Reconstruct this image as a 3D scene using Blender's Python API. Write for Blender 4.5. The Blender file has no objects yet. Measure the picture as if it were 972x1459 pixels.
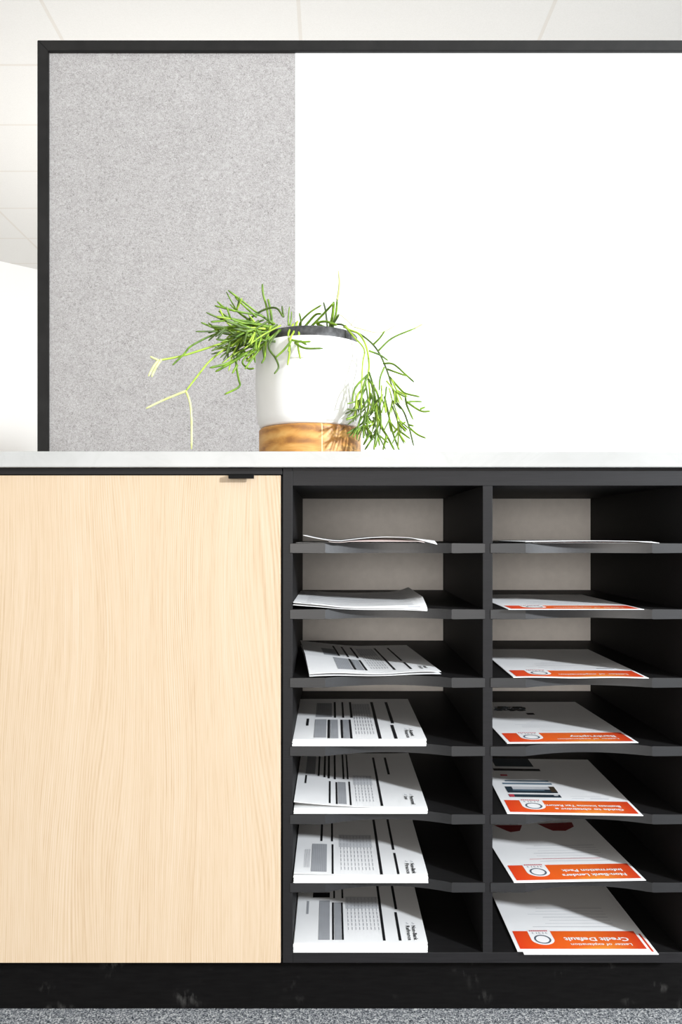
import bpy, bmesh, math, random
from mathutils import Vector, Matrix
random.seed(7)
C = bpy.context.scene.collection
# ------------------------------------------------------------------ measuring
F, D, CZ, VX, HY = 1090.0, 1.20, 0.776, 472.0, 763.0     # focal length, distance to cabinet front, eye height
MM = D / F
def fx(px, Y=0.0): return (px - VX) * (D + Y) / F
def fz(py, Y=0.0): return CZ - (py - HY) * (D + Y) / F
def on_level(px, py, z):                                    # point of a horizontal plane
    d = (CZ - z) * F / (py - HY)
    return Vector(((px - VX) * d / F, d - D, z))
# ------------------------------------------------------------------ materials
def new_mat(name):
    m = bpy.data.materials.new(name); m.use_nodes = True
    nt = m.node_tree; b = nt.nodes['Principled BSDF']
    return m, nt, b
def N(nt, typ, **kw):
    n = nt.nodes.new(typ)
    for k, v in kw.items():
        if k in n.inputs: n.inputs[k].default_value = v
        else: setattr(n, k, v)
    return n
def L(nt, a, b): nt.links.new(a, b)
def coords(nt, scale=(1, 1, 1), rot=(0, 0, 0), loc=(0, 0, 0)):
    tc = N(nt, 'ShaderNodeTexCoord'); mp = N(nt, 'ShaderNodeMapping')
    mp.inputs['Scale'].default_value = scale; mp.inputs['Rotation'].default_value = rot; mp.inputs['Location'].default_value = loc
    L(nt, tc.outputs['Object'], mp.inputs['Vector']); return mp.outputs['Vector']
def ramp(nt, fac, stops):
    r = N(nt, 'ShaderNodeValToRGB'); e = r.color_ramp.elements
    while len(e) < len(stops): e.new(0.5)
    for i, (p, c) in enumerate(stops):
        e[i].position = p; e[i].color = (c[0], c[1], c[2], 1)
    L(nt, fac, r.inputs['Fac']); return r.outputs['Color']
def noise(nt, vec, scale, detail=3, rough=0.55, dist=0.0):
    n = N(nt, 'ShaderNodeTexNoise'); n.inputs['Scale'].default_value = scale; n.inputs['Detail'].default_value = detail
    n.inputs['Roughness'].default_value = rough; n.inputs['Distortion'].default_value = dist
    L(nt, vec, n.inputs['Vector']); return n.outputs['Fac']
def math_n(nt, op, a, b=None, clamp=False):
    n = N(nt, 'ShaderNodeMath', operation=op); n.use_clamp = clamp
    for i, v in enumerate((a, b)):
        if v is None: continue
        if isinstance(v, (int, float)): n.inputs[i].default_value = v
        else: L(nt, v, n.inputs[i])
    return n.outputs[0]
def mix(nt, fac, a, b, mode='MIX'):
    n = N(nt, 'ShaderNodeMix', data_type='RGBA', blend_type=mode)
    for s, v in (('Factor', fac), ('A', a), ('B', b)):
        sock = [i for i in n.inputs if i.name == s and (i.type == 'RGBA' if s != 'Factor' else i.type == 'VALUE')][0]
        if isinstance(v, tuple): sock.default_value = (v[0], v[1], v[2], 1)
        elif isinstance(v, (int, float)): sock.default_value = v
        else: L(nt, v, sock)
    return [o for o in n.outputs if o.type == 'RGBA'][0]
def bump(nt, b, h, strength=0.2, dist=0.001):
    n = N(nt, 'ShaderNodeBump'); n.inputs['Strength'].default_value = strength; n.inputs['Distance'].default_value = dist
    L(nt, h, n.inputs['Height']); L(nt, n.outputs['Normal'], b.inputs['Normal'])
def plain(name, col, rough=0.5, spec=0.5, var=0.06, vscale=30):
    m, nt, b = new_mat(name)
    n = noise(nt, coords(nt), vscale, 3)
    lo = tuple(c * (1 - var) for c in col); hi = tuple(min(1, c * (1 + var)) for c in col)
    L(nt, ramp(nt, n, [(0.3, lo), (0.7, hi)]), b.inputs['Base Color'])
    b.inputs['Roughness'].default_value = rough; b.inputs['Specular IOR Level'].default_value = spec
    return m
M = {}
# black laminate, faint horizontal brushing
def black_laminate(name, col, rough, spec):
    m, nt, b = new_mat(name)
    n = noise(nt, coords(nt, (3, 60, 90)), 6, 4, 0.6)
    L(nt, ramp(nt, n, [(0.3, tuple(c * 0.75 for c in col)), (0.7, tuple(c * 1.25 for c in col))]), b.inputs['Base Color'])
    b.inputs['Roughness'].default_value = rough; b.inputs['Specular IOR Level'].default_value = spec
    bump(nt, b, noise(nt, coords(nt), 400, 2), 0.05, 0.0005)
    return m
M['black'] = black_laminate('black_laminate', (0.0095, 0.009, 0.0092), 0.6, 0.10)
M['edge'] = black_laminate('black_edge_band', (0.0085, 0.0085, 0.0095), 0.42, 0.62)
M['front'] = black_laminate('black_front_edge', (0.0105, 0.010, 0.011), 0.5, 0.22)
# plinth: black with grey scuffs
m, nt, b = new_mat('scuffed_black')
base = ramp(nt, noise(nt, coords(nt, (4, 4, 30)), 8, 4), [(0.3, (0.0028, 0.0026, 0.0026)), (0.7, (0.005, 0.0048, 0.0047))])
sc1 = noise(nt, coords(nt, (9, 9, 14), (0, 0.5, 0)), 1.6, 2, 0.5)
sc2 = noise(nt, coords(nt, (60, 60, 25), (0, 0.5, 0)), 1.6, 3, 0.6)
f = math_n(nt, 'MULTIPLY', math_n(nt, 'MULTIPLY', math_n(nt, 'SUBTRACT', sc1, 0.60, True), 9.0, True), math_n(nt, 'MULTIPLY', math_n(nt, 'SUBTRACT', sc2, 0.48, True), 2.0, True))
L(nt, mix(nt, f, base, (0.085, 0.082, 0.078)), b.inputs['Base Color']); b.inputs['Roughness'].default_value = 0.7; b.inputs['Specular IOR Level'].default_value = 0.06
M['plinth'] = m
M['handle'] = plain('handle_black', (0.002, 0.002, 0.002), 0.5, 0.1)
M['frame'] = plain('frame_black', (0.011, 0.0105, 0.010), 0.5, 0.25, 0.25, 25)
M['back'] = plain('melamine_back', (0.74, 0.70, 0.66), 0.6, 0.3, 0.04, 60)
# light ash/oak door
m, nt, b = new_mat('oak_veneer')
v0 = coords(nt, (1, 1, 1))
bend = noise(nt, coords(nt, (5.0, 1, 0.85)), 1.3, 1, 0.4)
comb = N(nt, 'ShaderNodeSeparateXYZ'); L(nt, v0, comb.inputs[0])
xx = math_n(nt, 'ADD', comb.outputs['X'], math_n(nt, 'MULTIPLY', bend, 0.14))
cv = N(nt, 'ShaderNodeCombineXYZ'); L(nt, xx, cv.inputs['X']); L(nt, math_n(nt, 'MULTIPLY', comb.outputs['Z'], 0.012), cv.inputs['Z'])
fine = noise(nt, cv.outputs[0], 230, 3, 0.65)
broad = noise(nt, cv.outputs[0], 26, 2, 0.5)
pores_v = N(nt, 'ShaderNodeCombineXYZ'); L(nt, math_n(nt, 'ADD', comb.outputs['X'], math_n(nt, 'MULTIPLY', bend, 0.03)), pores_v.inputs['X']); L(nt, math_n(nt, 'MULTIPLY', comb.outputs['Z'], 0.03), pores_v.inputs['Z'])
pores = noise(nt, pores_v.outputs[0], 470, 2, 0.6)
lines = N(nt, 'ShaderNodeTexWave', wave_type='BANDS', bands_direction='X', wave_profile='SIN')
lines.inputs['Scale'].default_value = 84; lines.inputs['Distortion'].default_value = 2.2; lines.inputs['Detail'].default_value = 2; lines.inputs['Detail Scale'].default_value = 0.35
L(nt, cv.outputs[0], lines.inputs['Vector'])
patch = noise(nt, coords(nt, (6, 1, 1.0)), 1.7, 2)
amp = math_n(nt, 'MULTIPLY', math_n(nt, 'SUBTRACT', patch, 0.30, True), 0.45)
lin = math_n(nt, 'MULTIPLY', math_n(nt, 'SUBTRACT', lines.outputs['Fac'], 0.5), amp)
g = math_n(nt, 'ADD', lin, math_n(nt, 'ADD', math_n(nt, 'MULTIPLY', fine, 0.38), math_n(nt, 'ADD', math_n(nt, 'MULTIPLY', broad, 0.24), math_n(nt, 'MULTIPLY', pores, 0.38))))
L(nt, ramp(nt, g, [(0.29, (0.42, 0.295, 0.18)), (0.43, (0.495, 0.374, 0.25)), (0.51, (0.525, 0.406, 0.283)), (0.66, (0.555, 0.444, 0.328))]), b.inputs['Base Color'])
b.inputs['Roughness'].default_value = 0.55; b.inputs['Specular IOR Level'].default_value = 0.3
bump(nt, b, fine, 0.08, 0.0006)
M['oak'] = m
# marble-look worktop
m, nt, b = new_mat('white_stone')
v = coords(nt, (1, 1, 1.6))
w = noise(nt, v, 5.5, 6, 0.6, 1.2)
vein = math_n(nt, 'SUBTRACT', 1.0, math_n(nt, 'MULTIPLY', math_n(nt, 'ABSOLUTE', math_n(nt, 'SUBTRACT', w, 0.5)), 22.0), True)
cloud = ramp(nt, noise(nt, v, 9, 4), [(0.3, (0.375, 0.375, 0.365)), (0.7, (0.42, 0.42, 0.41))])
L(nt, mix(nt, math_n(nt, 'MULTIPLY', vein, 0.22), cloud, (0.33, 0.33, 0.315)), b.inputs['Base Color'])
b.inputs['Roughness'].default_value = 0.3
M['stone'] = m
# felt
m, nt, b = new_mat('grey_felt')
a1 = noise(nt, coords(nt, (1, 1, 1)), 180, 4, 0.7, 1.5)
a2 = noise(nt, coords(nt, (1, 1, 2.2), (0, 0.7, 0)), 160, 3, 0.7, 2.0)
a3 = noise(nt, coords(nt), 14, 3, 0.6)
s = math_n(nt, 'ADD', math_n(nt, 'MULTIPLY', a1, 0.48), math_n(nt, 'ADD', math_n(nt, 'MULTIPLY', a2, 0.45), math_n(nt, 'MULTIPLY', a3, 0.07)))
L(nt, ramp(nt, s, [(0.36, (0.15, 0.139, 0.135)), (0.455, (0.305, 0.29, 0.282)), (0.53, (0.38, 0.366, 0.356)), (0.63, (0.485, 0.47, 0.46))]), b.inputs['Base Color'])
b.inputs['Roughness'].default_value = 0.95; b.inputs['Specular IOR Level'].default_value = 0.1
bump(nt, b, s, 0.3, 0.002)
M['felt'] = m
M['whiteboard'] = plain('whiteboard_enamel', (0.86, 0.86, 0.855), 0.25, 0.4, 0.004, 3)
# carpet
m, nt, b = new_mat('carpet')
c1 = noise(nt, coords(nt), 330, 3, 0.7, 0.6)
c2 = noise(nt, coords(nt), 120, 2, 0.6)
s = math_n(nt, 'ADD', math_n(nt, 'MULTIPLY', c1, 0.75), math_n(nt, 'MULTIPLY', c2, 0.25))
L(nt, ramp(nt, s, [(0.38, (0.03, 0.035, 0.042)), (0.47, (0.15, 0.16, 0.175)), (0.53, (0.36, 0.37, 0.38)), (0.62, (0.75, 0.75, 0.73))]), b.inputs['Base Color'])
b.inputs['Roughness'].default_value = 1.0; b.inputs['Specular IOR Level'].default_value = 0.05
bump(nt, b, s, 0.8, 0.006)
M['carpet'] = m
M['wall'] = plain('white_paint', (0.86, 0.845, 0.82), 0.8, 0.2, 0.01, 2)
# ceiling tiles with pale joint lines (grid in metres)
m, nt, b = new_mat('ceiling_tile')
sp = N(nt, 'ShaderNodeSeparateXYZ'); L(nt, coords(nt), sp.inputs[0])
def joint(axis, pitch, off):
    t = math_n(nt, 'FRACT', math_n(nt, 'DIVIDE', math_n(nt, 'ADD', sp.outputs[axis], off + 50 * pitch), pitch))
    return math_n(nt, 'LESS_THAN', math_n(nt, 'ABSOLUTE', math_n(nt, 'SUBTRACT', t, 0.5)), 0.009 / pitch)
TILE_X, TILE_Y = 1.2, 0.592
CEIL_H = TILE_X * HY / 367.0
CEIL = CZ + CEIL_H
x_line = (425 - VX) * CEIL_H / HY
y_line = CEIL_H * F / (HY - 178) - D
j = math_n(nt, 'MAXIMUM', joint('X', TILE_X, TILE_X / 2 - x_line), joint('Y', TILE_Y, TILE_Y / 2 - y_line))
col = ramp(nt, noise(nt, coords(nt), 160, 2), [(0.3, (0.80, 0.79, 0.765)), (0.7, (0.84, 0.83, 0.805))])
L(nt, mix(nt, math_n(nt, 'MULTIPLY', j, 0.4), col, (0.66, 0.60, 0.52)), b.inputs['Base Color'])
b.inputs['Roughness'].default_value = 0.9
M['ceiling'] = m
# plant pot
M['pot'] = plain('white_ceramic', (0.87, 0.865, 0.85), 0.35, 0.4, 0.012, 18)
m, nt, b = new_mat('dark_plastic')
L(nt, ramp(nt, noise(nt, coords(nt), 60, 4, 0.6), [(0.4, (0.018, 0.018, 0.018)), (0.68, (0.09, 0.09, 0.09))]), b.inputs['Base Color']); b.inputs['Roughness'].default_value = 0.5
M['innerpot'] = m
M['soil'] = plain('soil', (0.05, 0.033, 0.02), 0.95, 0.1, 0.5, 120)
def wood_block(name, centre, dark, seedloc):
    m, nt, b = new_mat(name)
    v = coords(nt, (1, 0.6, 2.3), (0, 0.12, 0), tuple(-c for c in centre))
    wv = N(nt, 'ShaderNodeTexWave', wave_type='RINGS', rings_direction='Y', wave_profile='SIN')
    wv.inputs['Scale'].default_value = 5.5; wv.inputs['Distortion'].default_value = 4.0; wv.inputs['Detail'].default_value = 3; wv.inputs['Detail Scale'].default_value = 1.6
    L(nt, v, wv.inputs['Vector'])
    n1 = noise(nt, coords(nt, (1, 1, 2.5), (0, 0, 0), seedloc), 22, 4, 0.6, 1.0)
    s = math_n(nt, 'ADD', math_n(nt, 'MULTIPLY', wv.outputs['Fac'], 0.28), math_n(nt, 'MULTIPLY', n1, 0.72))
    c = ramp(nt, s, [(0.27, (0.28, 0.115, 0.028)), (0.42, (0.46, 0.21, 0.045)), (0.55, (0.57, 0.285, 0.068)), (0.75, (0.66, 0.38, 0.12))])
    if dark:
        st = noise(nt, coords(nt, (1, 1, 1.6), (0, -0.6, 0), (0.3, 0, 0.1)), 26, 4, 0.65, 1.5)
        f = math_n(nt, 'MULTIPLY', math_n(nt, 'SUBTRACT', st, 0.52, True), 6.0, True)
        c = mix(nt, math_n(nt, 'MULTIPLY', f, 0.85), c, (0.07, 0.032, 0.015))
    L(nt, c, b.inputs['Base Color']); b.inputs['Roughness'].default_value = 0.45
    return m
M['wood_a'] = wood_block('acacia_plain', (-0.030, -0.09, 0.022), False, (0, 0, 0))
M['wood_b'] = wood_block('acacia_dark', (0.07, -0.07, 0.012), True, (0.2, 0.1, 0))
M['wood_seam'] = plain('glue_seam', (0.72, 0.50, 0.25), 0.5)
M['knot'] = plain('knot', (0.03, 0.015, 0.01), 0.6)
def stem_mat(name, lo, hi):
    m, nt, b = new_mat(name)
    L(nt, ramp(nt, noise(nt, coords(nt), 55, 3), [(0.35, lo), (0.65, hi)]), b.inputs['Base Color'])
    b.inputs['Roughness'].default_value = 0.45; b.inputs['Specular IOR Level'].default_value = 0.4
    return m
M['stem'] = stem_mat('stem_green', (0.06, 0.13, 0.008), (0.20, 0.34, 0.022))
M['stem_dark'] = stem_mat('stem_olive', (0.045, 0.075, 0.015), (0.10, 0.17, 0.022))
M['stem_light'] = stem_mat('stem_lime', (0.26, 0.40, 0.03), (0.38, 0.52, 0.06))
M['stem_pale'] = stem_mat('stem_pale_tip', (0.58, 0.64, 0.20), (0.70, 0.73, 0.34))
M['stem_dry'] = stem_mat('stem_dry', (0.55, 0.50, 0.30), (0.68, 0.64, 0.42))
# paper and inks
M['paper'] = plain('white_paper', (0.88, 0.88, 0.88), 0.6, 0.3, 0.01, 20)
m, nt, b = new_mat('paper_pile_edges')
L(nt, ramp(nt, noise(nt, coords(nt, (2, 2, 900)), 1.5, 2), [(0.35, (0.72, 0.72, 0.71)), (0.6, (0.85, 0.85, 0.84))]), b.inputs['Base Color']); b.inputs['Roughness'].default_value = 0.7
M['pile'] = m
M['ink'] = plain('black_ink', (0.010, 0.010, 0.012), 0.6, 0.2)
M['grey'] = plain('grey_tint', (0.34, 0.35, 0.37), 0.6, 0.2)
M['lightgrey'] = plain('pale_tint', (0.60, 0.61, 0.63), 0.6, 0.2)
M['textgrey'] = plain('body_text', (0.42, 0.43, 0.46), 0.6, 0.2)
M['red'] = plain('red_ink', (0.55, 0.06, 0.09), 0.6, 0.2)
M['maroon'] = plain('maroon_ink', (0.22, 0.02, 0.02), 0.6, 0.2)
M['ring'] = plain('ring_ink', (0.10, 0.125, 0.16), 0.5, 0.2)
M['navy'] = plain('navy_ink', (0.02, 0.035, 0.05), 0.6, 0.2)
M['steel'] = plain('steel_blue_ink', (0.13, 0.20, 0.26), 0.6, 0.2)
M['bronze'] = plain('bronze_ink', (0.05, 0.035, 0.02), 0.6, 0.2)
M['white_ink'] = plain('white_lettering', (0.82, 0.81, 0.80), 0.6, 0.2)
M['pinkish'] = plain('pale_pink_paper', (0.78, 0.66, 0.63), 0.5, 0.3, 0.08, 40)
# orange banner print: red at the ends, yellow swoosh towards the page edge
m, nt, b = new_mat('orange_banner')
sp = N(nt, 'ShaderNodeSeparateXYZ'); L(nt, coords(nt), sp.inputs[0])
t = math_n(nt, 'DIVIDE', sp.outputs['X'], 0.21)
cc = ramp(nt, t, [(0.03, (0.78, 0.055, 0.012)), (0.30, (0.84, 0.115, 0.012)), (0.62, (0.82, 0.15, 0.018)), (0.97, (0.66, 0.05, 0.012))])
sw = math_n(nt, 'SUBTRACT', math_n(nt, 'ADD', 0.0, math_n(nt, 'MULTIPLY', math_n(nt, 'SUBTRACT', t, 0.35), 0.075)), math_n(nt, 'SUBTRACT', sp.outputs['Y'], 0.003))
f = math_n(nt, 'MULTIPLY', math_n(nt, 'MULTIPLY', sw, 60.0, True), math_n(nt, 'MULTIPLY', math_n(nt, 'SUBTRACT', 0.92, t, True), 2.5, True))
L(nt, mix(nt, math_n(nt, 'MULTIPLY', f, 0.8), cc, (0.90, 0.40, 0.05)), b.inputs['Base Color'])
b.inputs['Roughness'].default_value = 0.45
M['orange'] = m
# ------------------------------------------------------------------ building helpers
def link(o, parent=None):
    C.objects.link(o)
    if parent is not None: o.parent = parent
    return o
def tag(o, label, cat, group=None):
    o['label'] = label; o['category'] = cat
    if group: o['group'] = group
    return o
def thing(name, loc, label, cat, group=None, rz=0.0):
    o = bpy.data.objects.new(name, None); o.empty_display_size = 0.05
    o.location = loc; o.rotation_euler = (0, 0, rz)
    link(o); return tag(o, label, cat, group)
def struct(o): o['kind'] = 'structure'; return o
def mesh_obj(name, bm, mats, parent=None, loc=(0, 0, 0), smooth=False):
    bmesh.ops.recalc_face_normals(bm, faces=bm.faces)
    me = bpy.data.meshes.new(name); bm.to_mesh(me); bm.free()
    for mm in (mats if isinstance(mats, (list, tuple)) else [mats]): me.materials.append(mm)
    if smooth:
        for p in me.polygons: p.use_smooth = True
    o = bpy.data.objects.new(name, me); o.location = loc
    return link(o, parent)
def box(bm, x0, x1, y0, y1, z0, z1, bev=0.0, mi=0):
    vs = [bm.verts.new((x, y, z)) for x in (x0, x1) for y in (y0, y1) for z in (z0, z1)]
    fs = []
    for q in ((0, 1, 3, 2), (4, 6, 7, 5), (0, 4, 5, 1), (2, 3, 7, 6), (0, 2, 6, 4), (1, 5, 7, 3)):
        f = bm.faces.new([vs[i] for i in q]); f.material_index = mi; fs.append(f)
    if bev > 0:
        es = list({e for f in fs for e in f.edges})
        bmesh.ops.bevel(bm, geom=es, offset=bev, segments=2, affect='EDGES', profile=0.5)
def box_obj(name, b6, mat, parent=None, bev=0.0):
    """box given in world coordinates, origin at its centre"""
    x0, x1, y0, y1, z0, z1 = b6; c = Vector(((x0 + x1) / 2, (y0 + y1) / 2, (z0 + z1) / 2))
    off = parent.location if parent is not None else Vector((0, 0, 0))
    bm = bmesh.new(); box(bm, x0 - c.x, x1 - c.x, y0 - c.y, y1 - c.y, z0 - c.z, z1 - c.z, bev)
    o = mesh_obj(name, bm, mat, parent, c - off)
    if mat is M['black']:                                   # front faces slightly lighter and glossier than the rest
        o.data.materials.append(M['front'])
        for p in o.data.polygons:
            if p.normal.y < -0.7: p.material_index = 1
    return o
def lathe(profile, n=96, a0=0.0, a1=2 * math.pi):
    bm = bmesh.new(); full = abs(a1 - a0 - 2 * math.pi) < 1e-6
    rings = []
    steps = n if full else n + 1
    for i in range(steps):
        a = a0 + (a1 - a0) * i / n
        rings.append([bm.verts.new((r * math.cos(a), r * math.sin(a), z)) for r, z in profile])
    for i in range(n):
        A, B = rings[i], rings[(i + 1) % steps]
        for k in range(len(profile) - 1):
            bm.faces.new((A[k], B[k], B[k + 1], A[k + 1]))
    bmesh.ops.remove_doubles(bm, verts=bm.verts, dist=1e-6)
    return bm
# ------------------------------------------------------------------ the room
bm = bmesh.new(); box(bm, -6.5, 5.5, -4.0, 8.6, -0.05, 0.0); struct(mesh_obj('floor', bm, M['carpet']))
bm = bmesh.new(); box(bm, -6.5, 5.5, -4.0, 8.6, CEIL, CEIL + 0.05); struct(mesh_obj('ceiling', bm, M['ceiling']))
def wall(name, p, q, th=0.1):
    a, b_ = Vector(p), Vector(q); n = (b_ - a).normalized(); nn = Vector((-n.y, n.x)) * th
    bm = bmesh.new()
    lo = [bm.verts.new((c.x, c.y, 0)) for c in (a, b_, b_ + nn, a + nn)]; hi = [bm.verts.new((v.co.x, v.co.y, CEIL)) for v in lo]
    bm.faces.new(lo); bm.faces.new(hi)
    for i in range(4): bm.faces.new((lo[i], lo[(i + 1) % 4], hi[(i + 1) % 4], hi[i]))
    return struct(mesh_obj(name, bm, M['wall']))
d0 = CEIL_H * F / (HY - 372); d1 = CEIL_H * F / (HY - 384)
pA = Vector(((0 - VX) * d0 / F, d0 - D)); pB = Vector(((53 - VX) * d1 / F, d1 - D))
u = (pB - pA).normalized()
pL = pA - u * ((pA.x + 6.4) / u.x); pR = pA + u * ((8.4 - pA.y) / u.y)
wall('wall_left', pL, pR)
wall('wall_back', pR, Vector((5.4, 8.4)))
wall('wall_right', Vector((5.4, 8.4)), Vector((5.4, 3.0)))
# ------------------------------------------------------------------ cabinets
CELL = 0.426
Z_BOT, Z_TOP = fz(1372), fz(667)
Z_RAIL = fz(692)
X_GAP = fx(401.5)
XL0, XL1 = fx(403), fx(417)          # left upright
XD0, XD1 = fx(688), fx(702)          # middle divider
XR0, XR1 = fx(972.7), fx(1012)      # right upright
X_LEFT = fx(-170)
t = thing('pigeonhole_cabinet', ((XL0 + XR1) / 2, 0.22, Z_BOT), 'open black pigeonhole unit with two columns of paper shelves, right of the wood door', 'cabinet')
YB = 0.45
box_obj('side_panel', (XL0, XL1, 0, YB, Z_BOT, Z_TOP), M['black'], t, 0.0006)
box_obj('side_panel', (XR0, XR1, 0, YB, Z_BOT, Z_TOP), M['black'], t, 0.0006)
box_obj('divider', (XD0, XD1, 0, CELL, fz(1357), Z_RAIL), M['black'], t, 0.0006)
box_obj('top_rail', (XL1, XR0, 0.0, 0.02, Z_RAIL, Z_TOP), M['black'], t, 0.0005)
box_obj('top_panel', (XL1, XR0, 0.02, CELL, Z_RAIL, Z_RAIL + 0.018), M['black'], t)
box_obj('bottom_panel', (XL1, XR0, 0, CELL, Z_BOT, fz(1357)), M['black'], t, 0.0006)
box_obj('back_panel', (XL1, XR0, CELL, YB, Z_BOT, Z_TOP), M['back'], t)
SHELF_PY = [774, 868, 965.5, 1063, 1160, 1257]
SHELF_Z = [fz(p) for p in SHELF_PY] + [fz(1357)]
TH = 14.2 * MM
def shelf(x0, x1, ztop):
    """board with a shallow scooped front for thumbs"""
    w = x1 - x0; c0, c1, sag = x0 + 50 * MM, x0 + 230 * MM, 0.023
    pts = [(x0, -0.0012), (c0 - 0.002, -0.0012)]
    n = 28
    for i in range(n + 1):
        u_ = i / n; x = c0 + (c1 - c0) * u_
        s = 1 - (2 * u_ - 1) ** 2
        e = min(1.0, s / 0.12); 
        pts.append((x, -0.0012 + sag * s))
    pts += [(c1 + 0.002, -0.0012), (x1, -0.0012), (x1, CELL - 0.001), (x0, CELL - 0.001)]
    cx, cy, cz = (x0 + x1) / 2, 0.2, ztop - TH / 2
    bm = bmesh.new()
    lo = [bm.verts.new((x - cx, y - cy, -TH / 2)) for x, y in pts]; hi = [bm.verts.new((x - cx, y - cy, TH / 2)) for x, y in pts]
    bm.faces.new(lo); bm.faces.new(hi)
    k = len(pts); sm = []
    for i in range(k):
        f = bm.faces.new((lo[i], lo[(i + 1) % k], hi[(i + 1) % k], hi[i]))
        if i < k - 3: f.material_index = 1
    es = [e for e in bm.edges if all(v.co.y + cy < 0.1 for v in e.verts) and abs(e.verts[0].co.z - e.verts[1].co.z) < 1e-6]
    bmesh.ops.bevel(bm, geom=es, offset=0.0007, segments=1, affect='EDGES')
    return mesh_obj('shelf', bm, [M['black'], M['edge']], t, Vector((cx, cy, cz)) - t.location)
for z in SHELF_Z[:6]:
    shelf(fx(413.5), fx(691), z); shelf(fx(699), fx(976), z)
# door cabinet
t2 = thing('door_cabinet', ((X_LEFT + XL0) / 2, 0.22, Z_BOT), 'black cabinet closed by one pale vertical-grained wood door, left of the pigeonholes', 'cabinet')
zd1 = fz(677.5); 
box_obj('carcass', (X_LEFT, XL0 - 0.0008, 0.022, YB, Z_BOT, Z_TOP), M['black'], t2, 0.0006)
box_obj('top_rail', (X_LEFT, XL0 - 0.0008, 0.0, 0.022, zd1 + 0.0015, Z_TOP), M['black'], t2, 0.0005)
dr = box_obj('door', (X_LEFT + 0.002, fx(400), -0.001, 0.0205, Z_BOT + 0.0005, zd1), M['oak'], t2, 0.0006)
dr['label'] = 'pale wood door with fine vertical grain'
# edge pull handle
bm = bmesh.new()
hx0, hx1 = fx(327), fx(363)
dl = dr.location + t2.location
box(bm, hx0 - dl.x, hx1 - dl.x, -0.013 - dl.y, 0.004 - dl.y, zd1 + 0.0002 - dl.z, zd1 + 0.0014 - dl.z, 0.0003)
box(bm, hx0 - dl.x, hx1 - dl.x, -0.013 - dl.y, -0.0105 - dl.y, zd1 - 0.0058 - dl.z, zd1 + 0.0002 - dl.z, 0.0004)
h = mesh_obj('handle', bm, M['handle'], dr); h['label'] = 'black edge pull handle'
# plinth
YP = CZ * F / (1437 - HY) - D
tag(box_obj('plinth', (X_LEFT, XR1, YP, YP + 0.018, 0.0, Z_BOT - 0.0005), M['plinth']), 'scuffed black kickboard under the cabinets at the carpet', 'kickboard')
# worktop
zc1 = fz(643, -0.012); zc0 = fz(667, -0.012)
zc0 = max(zc0, Z_TOP + 0.0004)
tag(box_obj('countertop', (X_LEFT - 0.02, XR1 + 0.02, -0.012, 0.60, zc0, zc1), M['stone'], None, 0.0012), 'white faintly veined stone worktop along the top of the cabinets', 'worktop')
# ------------------------------------------------------------------ board on feet behind the counter
YW = 0.80
bx0, bx1 = fx(53, YW), fx(1080, YW)
bz1, bz0 = fz(57, YW), 0.55
fw = 15.5 * (D + YW) / F
t = thing('presentation_board', ((bx0 + bx1) / 2, YW + 0.015, 0.0), 'tall black-framed board with grey felt and white writing surface, standing behind the worktop', 'board')
def frame_bar(pts):
    bm = bmesh.new(); o = t.location
    a = [bm.verts.new((x - o.x, YW - o.y, z)) for x, z in pts]; b_ = [bm.verts.new((x - o.x, YW + 0.032 - o.y, z)) for x, z in pts]
    bm.faces.new(a); bm.faces.new(b_)
    for i in range(4): bm.faces.new((a[i], a[(i + 1) % 4], b_[(i + 1) % 4], b_[i]))
    bmesh.ops.bevel(bm, geom=list(bm.edges), offset=0.0012, segments=2, affect='EDGES')
    return mesh_obj('frame_bar', bm, M['frame'], t)
frame_bar([(bx0, bz1), (bx1, bz1), (bx1 - fw, bz1 - fw), (bx0 + fw, bz1 - fw)])
frame_bar([(bx0, bz0), (bx1, bz0), (bx1 - fw, bz0 + fw), (bx0 + fw, bz0 + fw)])
frame_bar([(bx0, bz1), (bx0 + fw, bz1 - fw), (bx0 + fw, bz0 + fw), (bx0, bz0)])
frame_bar([(bx1, bz1), (bx1 - fw, bz1 - fw), (bx1 - fw, bz0 + fw), (bx1, bz0)])
xs = fx(420.5, YW)
o = box_obj('felt_panel', (bx0 + fw - 0.004, xs, YW + 0.010, YW + 0.026, bz0 + fw - 0.004, bz1 - fw + 0.004), M['felt'], t); o['label'] = 'grey felt pinboard panel'
o = box_obj('whiteboard_panel', (xs, bx1 - fw + 0.004, YW + 0.009, YW + 0.026, bz0 + fw - 0.004, bz1 - fw + 0.004), M['whiteboard'], t); o['label'] = 'glossy white writing panel'
for x in (bx0 + 0.012, bx1 - 0.047):
    bm = bmesh.new(); oo = t.location
    box(bm, x - oo.x, x + 0.035 - oo.x, YW + 0.0 - oo.y, YW + 0.032 - oo.y, 0.03, bz0, 0.002)
    box(bm, x - 0.002 - oo.x, x + 0.037 - oo.x, YW - 0.14 - oo.y, YW + 0.24 - oo.y, 0.0, 0.03, 0.004)
    mesh_obj('leg', bm, M['frame'], t)
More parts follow.
